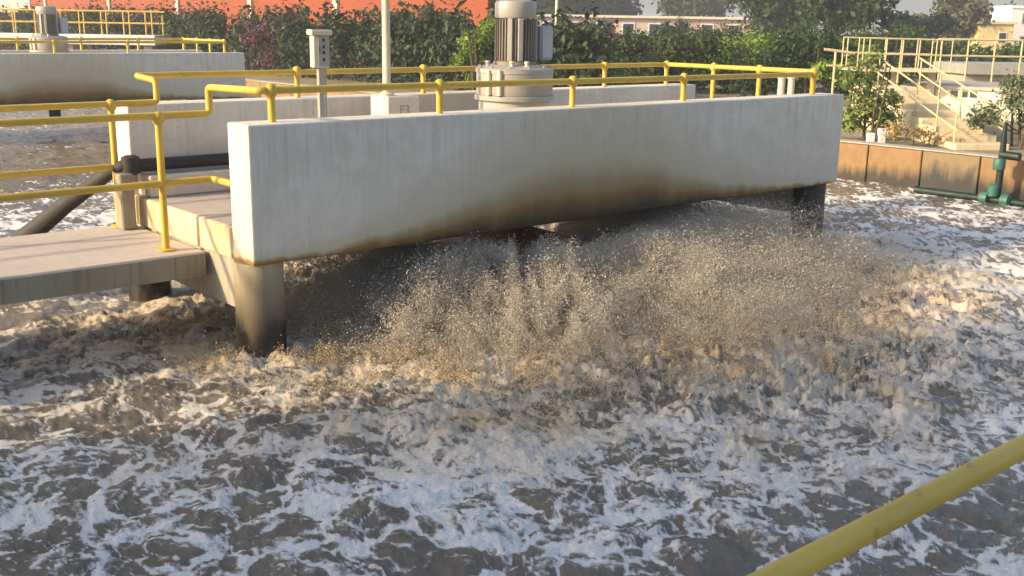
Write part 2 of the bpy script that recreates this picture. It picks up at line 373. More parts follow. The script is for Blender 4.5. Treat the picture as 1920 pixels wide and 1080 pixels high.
# ------------------------------------------------------------------ ground with the tank's opening, tank wall
bm = bmesh.new()
def sheet(x0, y0, x1, y1, z=-.17):
    bm.faces.new([bm.verts.new(p) for p in ((x0, y0, z), (x1, y0, z), (x1, y1, z), (x0, y1, z))])
sheet(13.9, -400, 900, 900); sheet(-900, 43, 13.9, 900); sheet(-900, -400, 13.9, -12); sheet(-900, -12, -13, 43)
g = obj('ground', bm, M['ground']); tag(g, 'bare soil ground around the aeration tank', None, None, 'structure')
tw = thing('tank_wall', 'ochre stained concrete panel wall along the far side of the tank', 'wall', (13.6, 0, -.17))
pmesh = None; j = 0
for i in range(-9, 41):
    y0 = .816 + 1.037 * i
    wet = i == 0
    if pmesh is None or wet:
        b = BX((.012, .012, -.85), (.16, 1.025, .045), .012)
        o = obj('panel', b, M['panel_wet'] if wet else M['panel'], tw)
        if not wet: pmesh = o.data
        else: o['label'] = 'black wet stained panel'
    else:
        o = bpy.data.objects.new('panel', pmesh); link(o, tw)
    o.location = (0.006 * math.sin(i * 7.3), y0, 0.006 * math.sin(i * 3.1))
obj('backing', BX((.10, -10, -.9), (.29, 43, .03)), M['beam'], tw)
obj('coping', BX((-.012, -10, .052), (.32, 43, .075), .008), M['beam'], tw)
tw2 = thing('tank_wall', 'pale concrete end wall of the tank far behind the aerators', 'wall', (0, 43, -.17))
obj('wall_face', BX((-13, -.25, -.9), (13.6, .0, .08), .01), M['beam'], tw2)

# ------------------------------------------------------------------ aerator platforms
L, W, T = 8.10, 2.72, 0.352
def make_platform():
    t = thing('aerator_platform', 'long white aerator platform with brown splash stain above the churning spray', 'platform', group='concrete aerator platforms')
    def wall(nm, y0, y1):
        b = BX((0, y0, 0), (L, y1, 1.10), .016, 2); return obj(nm, b, M['plaster'], t)
    wall('side_wall', 0, T); wall('side_wall', W - T, W)
    obj('slab', BX((.004, T + .003, .03), (L - .004, W - T - .003, .267), .01), M['slab'], t)
    obj('slab_edge', BX((-.006, T + .02, .0), (.05, W - T - .02, .262), .008), M['slab_edge'], t)
    obj('end_beam', BX((.02, T * .55, -.42), (.32, W - T * .55, -.003), .01), M['beam'], t)
    obj('end_beam', BX((L - .32, T * .55, -.42), (L - .02, W - T * .55, -.003), .01), M['beam'], t)
    obj('ledge', BX((.05, W - T - .30, .270), (L - .05, W - T - .004, .47), .012), M['light_conc'], t)
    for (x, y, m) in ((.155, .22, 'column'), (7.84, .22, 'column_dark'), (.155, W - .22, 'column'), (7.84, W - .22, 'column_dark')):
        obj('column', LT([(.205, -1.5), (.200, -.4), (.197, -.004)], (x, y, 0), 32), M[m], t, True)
    return t
def make_motor():
    t = thing('aerator_motor', 'grey vertical aerator motor on a wide round gearbox', 'motor', (3.85, 1.36, .27), group='aerator drive motors')
    obj('pedestal', LT([(.50, 0), (.50, .80), (.53, .82)], n=40), M['cream_grey'], t, True)
    obj('flange', LT([(.56, .822), (.56, .862), (.55, .872)], n=40), M['light_metal'], t, True)
    gb = obj('gearbox', LT([(.525, .874), (.535, .90), (.535, 1.10), (.545, 1.105), (.545, 1.15), (.44, 1.175), (.36, 1.19)], n=40), M['light_metal'], t, True)
    for kx in range(12):
        a = kx * math.pi / 6 + .2; p = Vector((.50 * math.cos(a), .50 * math.sin(a), 1.16))
        obj('bolt', TB([p, p + Vector((0, 0, .025))], .013, 6), M['grey_metal'], gb)
    for a in (3.30, 3.62):
        p = Vector((.55 * math.cos(a), .55 * math.sin(a), 0))
        obj('oil_pipe', TB([p + Vector((0, 0, .88)), p + Vector((0, 0, 1.14))], .035, 10), M['cream'], gb, True)
    for a in (2.9, 3.9, 4.4):
        p = Vector((.42 * math.cos(a), .42 * math.sin(a), 1.165))
        obj('breather', LT([(.028, 0), (.028, .045), (.036, .048), (.036, .065), (.015, .07)], p, 10), M['cream'], gb, True)
    mo = obj('motor_body', LT([(.30, 1.191), (.30, 1.225), (.242, 1.23), (.242, 1.665)], n=40), M['motor'], t, True)
    fin = bmesh.new(); box(fin, (.235, -.006, 1.235), (.285, .006, 1.66)); f0 = obj('fin', fin, M['motor'], mo); fme = f0.data
    for kx in range(1, 36):
        o = link(bpy.data.objects.new('fin', fme), mo); o.rotation_euler.z = kx * math.pi / 18
    for a in (3.75, 4.25, 5.6):
        o = obj('lug', BX((.24, -.035, 1.228), (.305, .035, 1.668), .008), M['grey_metal'], mo); o.rotation_euler.z = a
    obj('fan_cowl', LT([(.272, 1.672), (.285, 1.69), (.288, 1.82), (.27, 1.845), (.20, 1.855)], n=40), M['light_metal'], t, True)
    t.scale = (.77, .77, 1)
    tb = obj('terminal_box', BX((.33, -.16, 1.24), (.56, .10, 1.60), .012), M['blue_grey'], t)
    obj('box_lid', BX((.345, -.185, 1.26), (.545, -.163, 1.58), .006), M['blue_grey'], tb)
    obj('bracket', BX((.22, -.05, 1.38), (.334, .03, 1.46)), M['motor'], tb)
    return t
def make_rotor():
    t = thing('aerator_rotor', 'rusty orange aerator impeller half hidden by spray under the stained platform', 'impeller', (3.85, 1.36, 0), group='aerator impellers')
    obj('shaft', TB([(0, 0, .02), (0, 0, -.55)], .13, 16), M['dark_pipe'], t, True)
    obj('disc', LT([(.16, -.30), (.85, -.50), (.90, -.54), (.85, -.56), (.16, -.40)], n=32), M['rusty'], t, True)
    for kx in range(8):
        o = obj('blade', BX((.35, -.012, -.80), (.92, .012, -.555)), M['rusty'], t); o.rotation_euler.z = kx * math.pi / 4
    return t
P1 = make_platform(); MO1 = make_motor(); RO1 = make_rotor()
OFF2 = Vector((.78, 17.45, 0))
P2 = copy_tree(P1); P2.location = OFF2; P2['label'] = 'grey shaded aerator platform across the tank behind the yellow walkway rails'
MO2 = copy_tree(MO1); MO2.location = MO1.location + OFF2; MO2['label'] = 'small dark motor standing on the platform across the tank'
RO2 = copy_tree(RO1); RO2.location = RO1.location + OFF2; [bpy.data.objects.remove(o_) for o_ in list(RO2.children) if not o_.name.startswith('shaft')]; RO2.name = 'drive_shaft'; RO2['category'] = 'shaft'; RO2['label'] = 'dark drive shaft under the platform across the tank'

# ------------------------------------------------------------------ railings
PR = .030
def post(parent, p, h, flange=True, mat='yellow', ball=True, rad=PR, knob=.048):
    p = Vector(p); o = obj('post', TB([p, p + Vector((0, 0, h))], rad, 12), M[mat], parent, True)
    if ball: obj('tee_fitting', LT([(knob * .72, -knob), (knob, -knob * .55), (knob, knob * .4), (knob * .62, knob * 1.0), (knob * .2, knob * 1.15)], p + Vector((0, 0, h)), 12), M[mat], o, True)
    if flange: obj('flange', LT([(.075, 0.002), (.075, .014), (.04, .018)], p, 14), M[mat], o, True)
    return o
def rail(parent, nm, pts, mat='yellow', rad=PR, rnd=.045):
    return obj(nm, TB(smooth_path(pts, rnd), rad, 12), M[mat], parent, True)
def make_near_railing():
    t = thing('pipe_railing', 'yellow pipe railing rising from the near walkway edge onto the stained wall top', 'railing', (0, 0, 0), 'yellow pipe railings on the aerator platforms')
    yn, yw, xr = 1.05, T / 2, L - .44
    rail(t, 'top_rail', [(-9, yn, 1.075), (.19, yn, 1.11), (.19, yn, 1.325), (.19, yw, 1.345), (xr, yw, 1.345)])
    rail(t, 'middle_rail', [(-9, yn, .50), (.19, yn, .555), (.19, T - .004, .555)])
    for x in (-.26, -2.3, -4.4, -6.5): post(t, (x, yn, -.012), 1.10 + (x * .004))
    for x in (.30, 1.95, 3.58, 5.24): post(t, (x, yw, 1.102), .243, False)
    return t
def make_far_railing():
    t = thing('pipe_railing', 'yellow pipe railing on the far wall, turning across the far end of the near platform', 'railing', (0, 0, 0), 'yellow pipe railings on the aerator platforms')
    yn, yw, xr = 2.32, W - T / 2, L - .44
    rail(t, 'top_rail', [(-9, yn, 1.06), (.27, yn, 1.12), (.27, yn, 1.32), (.17, yw, 1.355), (xr, yw, 1.375), (xr, T / 2 + .01, 1.375)])
    rail(t, 'middle_rail', [(-9, yn, .50), (.27, yn, .55), (.27, W - T - .004, .55)])
    post(t, (-.165, yn, -.012), 1.12)
    for x in (-2.3, -4.4, -6.5): post(t, (x, yn, -.012), 1.09)
    for x in (1.88, 3.50, 5.0, 6.44): post(t, (x, yw, 1.102), .265, False)
    post(t, (xr, yw, 1.102), .27, False)
    for y in (1.72, .98): post(t, (xr, y, .268), 1.105, True)
    post(t, (xr, T / 2, 1.102), .26, False, rad=.034, knob=.055)
    return t
RN = make_near_railing(); RF = make_far_railing()
RN2 = copy_tree(RN); RN2.location = OFF2; RN2['label'] = 'yellow pipe railing along the near top edge of the platform across the tank'
RF2 = copy_tree(RF); RF2.location = OFF2; RF2['label'] = 'yellow pipe railing along the rear top edge of the platform across the tank'

# foreground handrail and the walkway it stands on
fr = thing('handrail', 'thick yellow handrail crossing the lower right corner close to the lens', 'railing', (0, 0, 0))
obj('top_rail', TB([(-4.6, -6.55, .98), (4.5, -6.55, .98)], .0245, 20), M['yellow'], fr, True)
for x in (-4.6, 4.5):
    post(fr, (x, -6.55, -.012), .98, True, rad=.024, knob=.035)
nw_ = obj('walkway', BX((-12, -8.6, -.22), (16, -6.42, -.015), .01), M['walk']); tag(nw_, 'concrete walkway at the near side of the tank', None, None, 'structure')

# concrete walkways joining the platforms
wk = obj('walkway', BX((-13, .83, -.225), (-.010, 2.42, -.014), .012), M['walk']); tag(wk, 'concrete walkway leading to the near platform', None, None, 'structure')
obj('fascia', BX((-12.9, .818, -.215), (-.03, .828, -.03)), M['fascia'], wk)
wk2 = obj('walkway', BX((-13, .83 + OFF2.y, -.225), (-.010 + OFF2.x, 2.42 + OFF2.y, -.014), .012), M['walk']); tag(wk2, 'concrete walkway leading to the platform across the tank', None, None, 'structure')
o = obj('concrete_stub', BX((-.215, 2.10, -.012), (-.085, 2.26, .50), .012), M['fascia']); tag(o, 'short brown stained concrete stub at the walkway edge below the far rail post', 'pillar')

# dark pipe along the far wall foot, dropping beside the walkway
dp = thing('drain_pipe', 'black pipe running along the far wall foot and slanting down to the water', 'pipe', (0, 0, 0))
obj('level_run', TB(smooth_path([(L - .4, 2.22, .535), (-.02, 2.22, .56), (-.13, 2.24, .56), (-.15, 2.40, .50)], .05), .058, 14), M['dark_pipe'], dp, True)
obj('elbow', LT([(.05, -.09), (.085, -.07), (.085, .07), (.05, .09)], (-.06, 2.22, .565), 14), M['dark_pipe'], dp, True)
obj('slanting_run', TB([(-.15, 2.38, .52), (-.40, 3.10, .10), (-.72, 3.9, -.45), (-.98, 4.4, -.95)], [.06, .085, .115, .12], 14), M['dark_pipe'], dp, True)

# control box on a post
cb = thing('control_box', 'cream control box with overhanging lid on a slim post on the platform', 'control box', (1.31, 1.12, .27))
obj('post', BX((-.045, -.035, 0), (.045, .035, 1.20), .006), M['light_metal'], cb)
cb.scale = (.6, .6, 1); bo = obj('cabinet', BX((-.125, -.09, 1.20), (.125, .09, 1.485), .01), M['cream'], cb); bo.rotation_euler.z = math.radians(-12)
li = obj('lid', BX((-.165, -.13, 1.487), (.165, .13, 1.535), .015), M['cream'], cb); li.rotation_euler.z = math.radians(-12)
dr = obj('door', BX((-.055, -.102, 1.215), (.118, -.091, 1.475), .003), M['light_metal'], bo)
for z in (1.26, 1.32, 1.37, 1.43): obj('switch', BX((.012, -.112, z), (.045, -.1025, z + .028)), M['black'], bo)
obj('handle', BX((-.04, -.112, 1.33), (-.028, -.1025, 1.39)), M['black'], bo)
obj('conduit', TB([(.09, .0, 1.20), (.09, .0, .0)], .014, 8), M['cream_grey'], cb, True)
# lamp pole with plinth
up = thing('utility_pole', 'tall cream pole on a square plinth behind the near wall', 'pole', (2.48, 1.78, .27))
obj('shaft', TB([(0, 0, .87), (0, 0, 3.2), (0, 0, 5.6)], [.043, .040, .036], 16), M['cream'], up, True)
pl = obj('plinth', BX((-.10, -.16, 0), (.30, .16, .875), .012), M['light_conc'], up)
obj('collar', LT([(.075, .876), (.075, .90), (.05, .915)], n=16), M['cream'], up, True)
tx = bpy.data.curves.new('marking', 'FONT'); tx.body = 'F3'; tx.size = .14; tx.extrude = .001
txo = bpy.data.objects.new('marking', tx); dg = None
COL.objects.link(txo); bpy.context.view_layer.update()
me = bpy.data.meshes.new_from_object(txo.evaluated_get(bpy.context.evaluated_depsgraph_get())); bpy.data.objects.remove(txo)
me.materials.clear(); me.materials.append(M['grey_metal']); mk = link(bpy.data.objects.new('marking', me), pl)
mk.rotation_euler = (math.radians(90), 0, 0); mk.location = (.04, -.163, .69)

# green pump pipe against the tank wall
gp = thing('green_pipework', 'dark green pipe stand with pale fittings against the tank wall', 'pipework', (13.2, .28, 0))
obj('riser', TB([(0, 0, -.80), (0, 0, -.05), (0, .01, .50)], [.055, .055, .03], 12), M['green'], gp, True)
obj('handle', TB([(0, .03, -.01), (0, -.28, -.02)], .065, 12), M['green'], gp, True)
obj('coupling', LT([(.085, -.09), (.095, -.07), (.095, .07), (.085, .09)], (-.02, .02, -.16), 14), M['mint'], gp, True)
obj('valve_body', LT([(.05, -.13), (.09, -.10), (.09, .06), (.04, .10)], (-.05, .05, -.57), 14), M['mint'], gp, True)
for s in (-1, 1):
    f_ = LT([(.05, -.08), (.10, -.06), (.10, .06), (.05, .08)], (0, 0, 0), 14)
    o = obj('union', f_, M['mint'], gp, True); o.rotation_euler = (math.radians(90), 0, 0); o.location = (-.07, s * .17, -.72)
obj('manifold', TB([(-.02, 1.4, -.74), (-.03, -3.5, -.74)], .06, 12), M['green'], gp, True)

# ------------------------------------------------------------------ spray thrown out by the rotor
def octa(C3, S3, D3):
    """C3 centres (n,3); S3 radii (n,); D3 stretch direction*factor (n,3)"""
    n = len(C3); d = D3 / (np.linalg.norm(D3, axis=1, keepdims=True) + 1e-9); e = np.linalg.norm(D3, axis=1)
    ref = RNG.normal(size=(n, 3)); a = np.cross(d, ref); a /= np.linalg.norm(a, axis=1, keepdims=True) + 1e-9; b = np.cross(d, a)
    S = S3[:, None]; E = (S3 * e)[:, None]
    j = lambda: 1 + .35 * (RNG.random((n, 1)) - .5)
    V = np.stack([C3 + d * E * j(), C3 - d * E * j(), C3 + a * S * j(), C3 - a * S * j(), C3 + b * S * j(), C3 - b * S * j()], 1)
    Fb = np.array([(0, 2, 4), (0, 4, 3), (0, 3, 5), (0, 5, 2), (1, 4, 2), (1, 3, 4), (1, 5, 3), (1, 2, 5)])
    Fc = (np.arange(n)[:, None, None] * 6 + Fb[None]).reshape(-1, 3)
    return V.reshape(-1, 3), Fc
def spray(n, seed, cen, front=True):
    R = np.random.default_rng(seed); nj = 130
    jt = R.uniform(0, 2 * np.pi, nj)
    if front: jt[:104] = np.radians(R.uniform(185, 372, 104))
    jv = R.normal(5.35, .55, nj); je = np.radians(R.normal(30, 5, nj)); jw = R.uniform(.3, 1.0, nj) ** 2; jw /= jw.sum()
    j = R.choice(nj, n, p=jw)
    th = jt[j] + R.normal(0, .075, n) + (R.random(n) < .25) * R.normal(0, .35, n)
    v = jv[j] + R.normal(0, .32, n); el = je[j] + R.normal(0, .075, n)
    vr, vz = v * np.cos(el), v * np.sin(el); g = 9.8; z0 = -.62
    tl = (vz + np.sqrt(vz * vz + 2 * g * (z0 + .80))) / g
    t = tl * R.beta(1.7, 1.15, n)
    r = .80 + vr * t; z = z0 + vz * t - .5 * g * t * t
    P = np.stack([cen[0] + np.cos(th) * r, cen[1] + np.sin(th) * r, z], -1)
    Vv = np.stack([np.cos(th) * vr, np.sin(th) * vr, vz - g * t], -1)
    P += R.normal(0, .02, P.shape)
    ok = (P[:, 2] > -.84) & ~((P[:, 2] > -.05) & (P[:, 1] > cen[1] - 1.40))
    return P[ok], Vv[ok]
k = NM('spray_drops'); tn = k.n('ShaderNodeAttribute', attribute_name='tint').outputs['Fac']
k.set('Base Color', k.ramp(tn, [(0, (.36, .31, .24)), (.5, (.48, .43, .345)), (.85, (.57, .52, .435)), (1, (.68, .64, .57))])); k.set('Roughness', .6); k.set('Specular IOR Level', .25); M['drops'] = k.m
k = NM('froth_clots'); rp = k.n('ShaderNodeAttribute', attribute_name='tint').outputs['Fac']
k.set('Base Color', k.ramp(rp, [(0, (.27, .19, .10)), (.5, (.44, .335, .20)), (1, (.62, .54, .41))])); k.set('Roughness', .65); k.set('Specular IOR Level', .2); M['clots'] = k.m
def spray(n, seed, cen):
    # water flung off the rotor rim; sheets torn into strands by a noise over angle and age
    R = np.random.default_rng(seed); g = 9.8; z0 = -.62
    th = np.where(R.random(n) < .14, R.uniform(math.radians(188), math.radians(238), n), R.uniform(math.radians(182), math.radians(378), n)); th = np.where(R.random(n) < .86, th, R.uniform(0, 2 * np.pi, n))
    age = R.beta(1.5, 1.05, n)
    jet = fbm(th * 5.0, th * 0 + 3.3, 4, 5)
    slow = R.random(n) < .24
    v = 5.2 - slow * R.uniform(.5, 2.0, n) + .35 * np.cos(th - math.radians(320)) + .5 * jet + R.normal(0, .34, n); el = np.radians(28.5 + 4 * slow + 5.5 * fbm(th * 7, th * 0 + 9, 3, 8) + R.normal(0, 4.2, n))
    vr, vz = v * np.cos(el), v * np.sin(el); tl = (vz + np.sqrt(vz * vz + 2 * g * (z0 + .80))) / g; t = tl * age
    r = .80 + vr * t; z = z0 + vz * t - .5 * g * t * t
    x, y = cen[0] + np.cos(th) * r, cen[1] + np.sin(th) * r
    strand = fbm(th * 16 + 1.2 * z, r * 1.5 - 2.5 * z, 4, 31, .6) + .5 * fbm(th * 30, z * 11 + r * 3, 3, 35, .6)
    keep = (strand + .38 > R.normal(.17, .34, n)) & (z > -.86) & ~((z > -.04) & (y > cen[1] - 1.42)) & (z < .05)
    P = np.stack([x, y, z], -1) + R.normal(0, .010, (n, 3)); return P[keep], strand[keep], age[keep]
Pd, sd_, ag = spray(1250000, 5, ROT)
Pd = np.concatenate([Pd] + [Pd + RNG.normal(0, .013, Pd.shape) for _ in range(2)]); sd_ = np.tile(sd_, 3)
ok_ = ~((Pd[:, 2] > -.03) & (Pd[:, 1] > -.03)); Pd, sd_ = Pd[ok_], sd_[ok_]
sz = np.clip(RNG.lognormal(math.log(.0017), .46, len(Pd)), .0008, .007) * (1 + .35 * (sd_ > .35) * RNG.random(len(Pd)))
big = RNG.random(len(Pd)) < .008; sz[big] *= RNG.uniform(1.4, 2.2, big.sum()); sz = np.minimum(sz, .0085)
tint = np.clip(RNG.normal(.48, .24, len(Pd)) + .15 * sd_, 0, 1)
sm = bpy.data.meshes.new('spray'); sm.vertices.add(len(Pd)); sm.vertices.foreach_set('co', Pd.astype(np.float32).ravel())
for nm, arr in (('rad', sz), ('tint', tint)):
    at_ = sm.attributes.new(nm, 'FLOAT', 'POINT'); at_.data.foreach_set('value', arr.astype(np.float32))
sm.materials.append(M['drops']); so_ = link(bpy.data.objects.new('spray', sm)); tag(so_, 'tan spray of droplets flung out under the near platform', None, None, 'stuff')
ng = bpy.data.node_groups.new('droplets', 'GeometryNodeTree')
ng.interface.new_socket('Geometry', in_out='INPUT', socket_type='NodeSocketGeometry'); ng.interface.new_socket('Geometry', in_out='OUTPUT', socket_type='NodeSocketGeometry')
gi, go = ng.nodes.new('NodeGroupInput'), ng.nodes.new('NodeGroupOutput'); mp = ng.nodes.new('GeometryNodeMeshToPoints'); na = ng.nodes.new('GeometryNodeInputNamedAttribute'); na.data_type = 'FLOAT'; na.inputs['Name'].default_value = 'rad'
smt = ng.nodes.new('GeometryNodeSetMaterial'); smt.inputs['Material'].default_value = M['drops']
ng.links.new(gi.outputs[0], mp.inputs['Mesh']); ng.links.new(na.outputs['Attribute'], mp.inputs['Radius']); ng.links.new(mp.outputs[0], smt.inputs['Geometry']); ng.links.new(smt.outputs[0], go.inputs[0])
md = so_.modifiers.new('droplets', 'NODES'); md.node_group = ng
# froth kicked up where the spray falls back
nb = 640000
th = np.radians(RNG.uniform(176, 382, nb)); rr_ = np.clip(RNG.normal(3.2, .62, nb), 1.6, 5.0)
bx_, by_ = ROT[0] + np.cos(th) * rr_, ROT[1] + np.sin(th) * rr_
cl = fbm(bx_ * 2.4, by_ * 2.4, 3, 91) + .8 * fbm(bx_ * 9, by_ * 9, 3, 92, .6)
kp = cl > RNG.normal(.22, .2, nb); bx_, by_, cl = bx_[kp], by_[kp], cl[kp]
zb, _, _ = water_fields(bx_, by_)
Pb = np.stack([bx_, by_, WZ + zb - .004 + np.abs(RNG.normal(0, 1, len(bx_))) * (.010 + .045 * np.clip(cl, 0, 1.2))], -1)
fm = bpy.data.meshes.new('froth'); fm.vertices.add(len(Pb)); fm.vertices.foreach_set('co', Pb.astype(np.float32).ravel())
for nm, arr in (('rad', np.clip(RNG.lognormal(math.log(.0029), .45, len(Pb)), .0012, .009)), ('tint', np.clip(RNG.normal(.5, .28, len(Pb)), 0, 1))):
    at_ = fm.attributes.new(nm, 'FLOAT', 'POINT'); at_.data.foreach_set('value', arr.astype(np.float32))
fm.materials.append(M['clots']); fb = link(bpy.data.objects.new('froth', fm)); tag(fb, 'golden froth where the spray falls back', None, None, 'stuff')
ng2 = ng.copy(); [setattr(n_.inputs['Material'], 'default_value', M['clots']) for n_ in ng2.nodes if n_.bl_idname == 'GeometryNodeSetMaterial']
fb.modifiers.new('clots', 'NODES').node_group = ng2

# ------------------------------------------------------------------ vegetation
def at(px, py, D):
    return CAM + (F_ + R_ * ((px - 960) / 2000) - U_ * ((py - 540) / 2000)) * D
def leaves(name, centres, radii, n, size, mat, parent, flat=.6, seed=0, squash=1.0):
    R = np.random.default_rng(seed + 100); C = np.array(centres, float); Rd = np.array(radii, float)
    wgt = (Rd.prod(1)) ** .67; wgt /= wgt.sum(); i = R.choice(len(C), n, p=wgt)
    d = R.normal(size=(n, 3)); d /= np.linalg.norm(d, axis=1, keepdims=True)
    rr = R.random(n) ** .42; lump = .78 + .35 * np.sin(d[:, 0] * 5 + i) * np.cos(d[:, 1] * 4 + i * 2) + .18 * R.normal(size=n)
    P = C[i] + d * (rr * lump)[:, None] * Rd[i]
    nr = d * .8 + R.normal(size=(n, 3)) * .75 + np.array([0, 0, .35]); nr /= np.linalg.norm(nr, axis=1, keepdims=True)
    a = np.cross(nr, R.normal(size=(n, 3))); a /= np.linalg.norm(a, axis=1, keepdims=True); b = np.cross(nr, a)
    s = size * R.lognormal(0, .35, n)[:, None]
    V = np.stack([P - a * s, P - b * s * flat + nr * s * .15, P + a * s, P + b * s * flat + nr * s * .15], 1).reshape(-1, 3)
    V[:, 2] = np.maximum(V[:, 2], -.16)
    return npobj(name, V, np.arange(4 * n).reshape(-1, 4), mat, parent, False)
def tree(name, label, base, h, lobes, n, size, mat, cat='tree', group=None, seed=0, trunk=.12, stems=1):
    """lobes: list of (dx,dy,z,rx,ry,rz) relative to base"""
    base = Vector(base); t = thing(name, label, cat, base, group); R = random.Random(seed)
    bmk = bmesh.new()
    top = max(l[2] for l in lobes)
    for s_ in range(stems):
        ox, oy = (R.uniform(-.3, .3), R.uniform(-.3, .3)) if stems > 1 else (0, 0)
        tube(bmk, [(ox, oy, -.1), (ox + R.uniform(-.1, .1), oy + R.uniform(-.1, .1), top * .45), (ox * 2 + R.uniform(-.2, .2), oy * 2, top)], [trunk, trunk * .75, trunk * .3], 8)
    for l in lobes:
        z0 = min(l[2] * .5, top * .5); tube(bmk, [(0, 0, z0), (l[0] * .5, l[1] * .5, (z0 + l[2]) / 2 + .05), (l[0], l[1], l[2] + .06)], [trunk * .55, trunk * .4, trunk * .15], 6)
    obj('trunk', bmk, M['bark'], t, True)
    leaves('crown', [l[:3] for l in lobes], [l[3:] for l in lobes], n, size, mat, t, seed=seed)
    return t
def lobes(n, sx, sy, z0, z1, r, seed):
    R = random.Random(seed); out = []
    for i in range(n):
        q = r * R.uniform(.7, 1.25); out.append((R.uniform(-sx, sx), R.uniform(-sy, sy), R.uniform(z0, z1), q, q, q * R.uniform(.7, 1.0)))
    return out
GZ = -.17
def gpos(px, D):                      # a point on the ground seen in column px at depth D
    p = at(px, 300, D); return Vector((p.x, p.y, GZ))

# long hedge under the orange wall, with bougainvillea
hb = Vector((17.2, 60, GZ)); hd = thing('hedge', 'long dark green hedge below the orange wall', 'hedge', hb)
R = random.Random(3); hl = []
for i in range(73):
    y = -46 + i * 1.2; hh_ = R.uniform(2.3, 2.65)
    hl.append((R.uniform(-.4, .4), y, hh_ * .5, .95, 1.1, hh_ * .55))
leaves('foliage', [l[:3] for l in hl], [l[3:] for l in hl], 140000, .088, M['leaf_hedge'], hd, seed=3)
bmk = bmesh.new()
for i in range(46): tube(bmk, [(R.uniform(-.2, .2), -46 + i * 1.9, -.05), (R.uniform(-.3, .3), -46 + i * 1.9 + R.uniform(-.3, .3), 1.5)], [.05, .02], 5)
obj('stems', bmk, M['bark'], hd)['kind'] = 'stuff'
for i, (px, py, D, s_, lab) in enumerate(((540, 55, 41, 1.2, 'magenta bougainvillea beside the control box in the hedge'), (345, 45, 50, 1.2, 'dusky bougainvillea at the hedge end above the platform across the tank'),
                                        (1085, 62, 38, 1.0, 'dull red bougainvillea right of the large grey motor'), (800, 36, 37, 1.1, 'olive brown bush at the hedge top left of the large grey motor'))):
    p = at(px, py, D); b = Vector((p.x, p.y, GZ)); zc = p.z - GZ
    tree('bougainvillea', lab, b, 2, [(dx * s_, dy * s_, zc + dz * s_, s_ * .75, s_ * .75, s_ * .55) for dx, dy, dz in ((0, 0, 0), (.7, -.6, -.25), (-.7, .6, -.2), (.2, -.2, -.7), (-.3, .2, -.9))], 3800, .058, M['flower'] if i < 3 else M['leaf_olive'], 'bush', None, 20 + i, .06, 3)
# bright shrub left of the motor
p = gpos(893, 31.5); tree('shrub', 'bright lime green shrub just left of the large grey motor', p, 2, [(.25, -.2, 1.95, .3, .3, .3), (0, 0, 1.35, .48, .48, .5), (.2, -.2, 1.75, .34, .34, .36), (-.25, .15, 1.5, .36, .36, .36), (.1, .1, .6, .45, .45, .45), (-.35, .3, 1.0, .34, .34, .34)], 3200, .05, M['leaf_bright'], 'shrub', None, 31, .05, 3)

# shrubs right of the motor: a bank of greenery behind the tank wall
SH = [(1075, 33, 2.0, 1.2, 'leaf_bright', 'low light green shrub behind the railing just right of the motor'),
      (1150, 36, 1.9, 1.5, 'leaf_mid', 'mid green shrub behind the rail, second clump right of the motor'),
      (1215, 42, 2.1, 1.8, 'leaf_dark', 'tall dark green shrub in front of the pink building'),
      (1290, 35, 2.0, 1.4, 'leaf_mid', 'rounded green shrub in the middle of the bank behind the railing'),
      (1330, 45, 2.2, 1.8, 'leaf_olive', 'olive dry shrub rising before the pink building end'),
      (1385, 37, 1.9, 1.5, 'leaf_bright', 'yellowish green shrub behind the railing bend'),
      (1450, 42, 2.3, 2.0, 'leaf_mid', 'large green bush below the dark tall tree'),
      (1500, 33, 2.1, 1.4, 'leaf_dark', 'dark bush left of the yellow railed landing'),
      (1570, 36, 2.0, 1.6, 'leaf_mid', 'green bush behind the yellow railed landing'),
      (1650, 48, 2.3, 2.0, 'leaf_mid', 'broad green bush beyond the yellow railed landing'),
      (1730, 50, 1.9, 2.2, 'leaf_olive', 'brownish green bush beyond the stair railings'),
      (1850, 46, 1.6, 2.2, 'leaf_mid', 'green bush below the white building'),
      (1255, 70, 2.5, 1.3, 'leaf_far', 'hazy tall shrub breaking the line of the pink building'),
      (1120, 66, 2.4, 1.0, 'leaf_far', 'hazy shrub before the near end of the pink building'),
      (1010, 52, 1.9, 1.8, 'leaf_mid', 'green bush partly behind the grey motor')]
for i, (px, D, h_, wd, m_, lab) in enumerate(SH):
    p = gpos(px, D)
    lb = [(dx * wd, dy * wd, h_ * z_, wd * .55, wd * .55, h_ * .30) for dx, dy, z_ in ((0, 0, .45), (.6, -.5, .35), (-.6, .5, .38), (.2, -.2, .78), (-.35, .3, .70), (.75, -.65, .2), (-.8, .7, .22))]
    tree('shrub', lab, p, h_, lb, 6500, .042 + D * .0005, M[m_], 'shrub', 'bank of shrubs behind the tank', 40 + i, .06, 3)
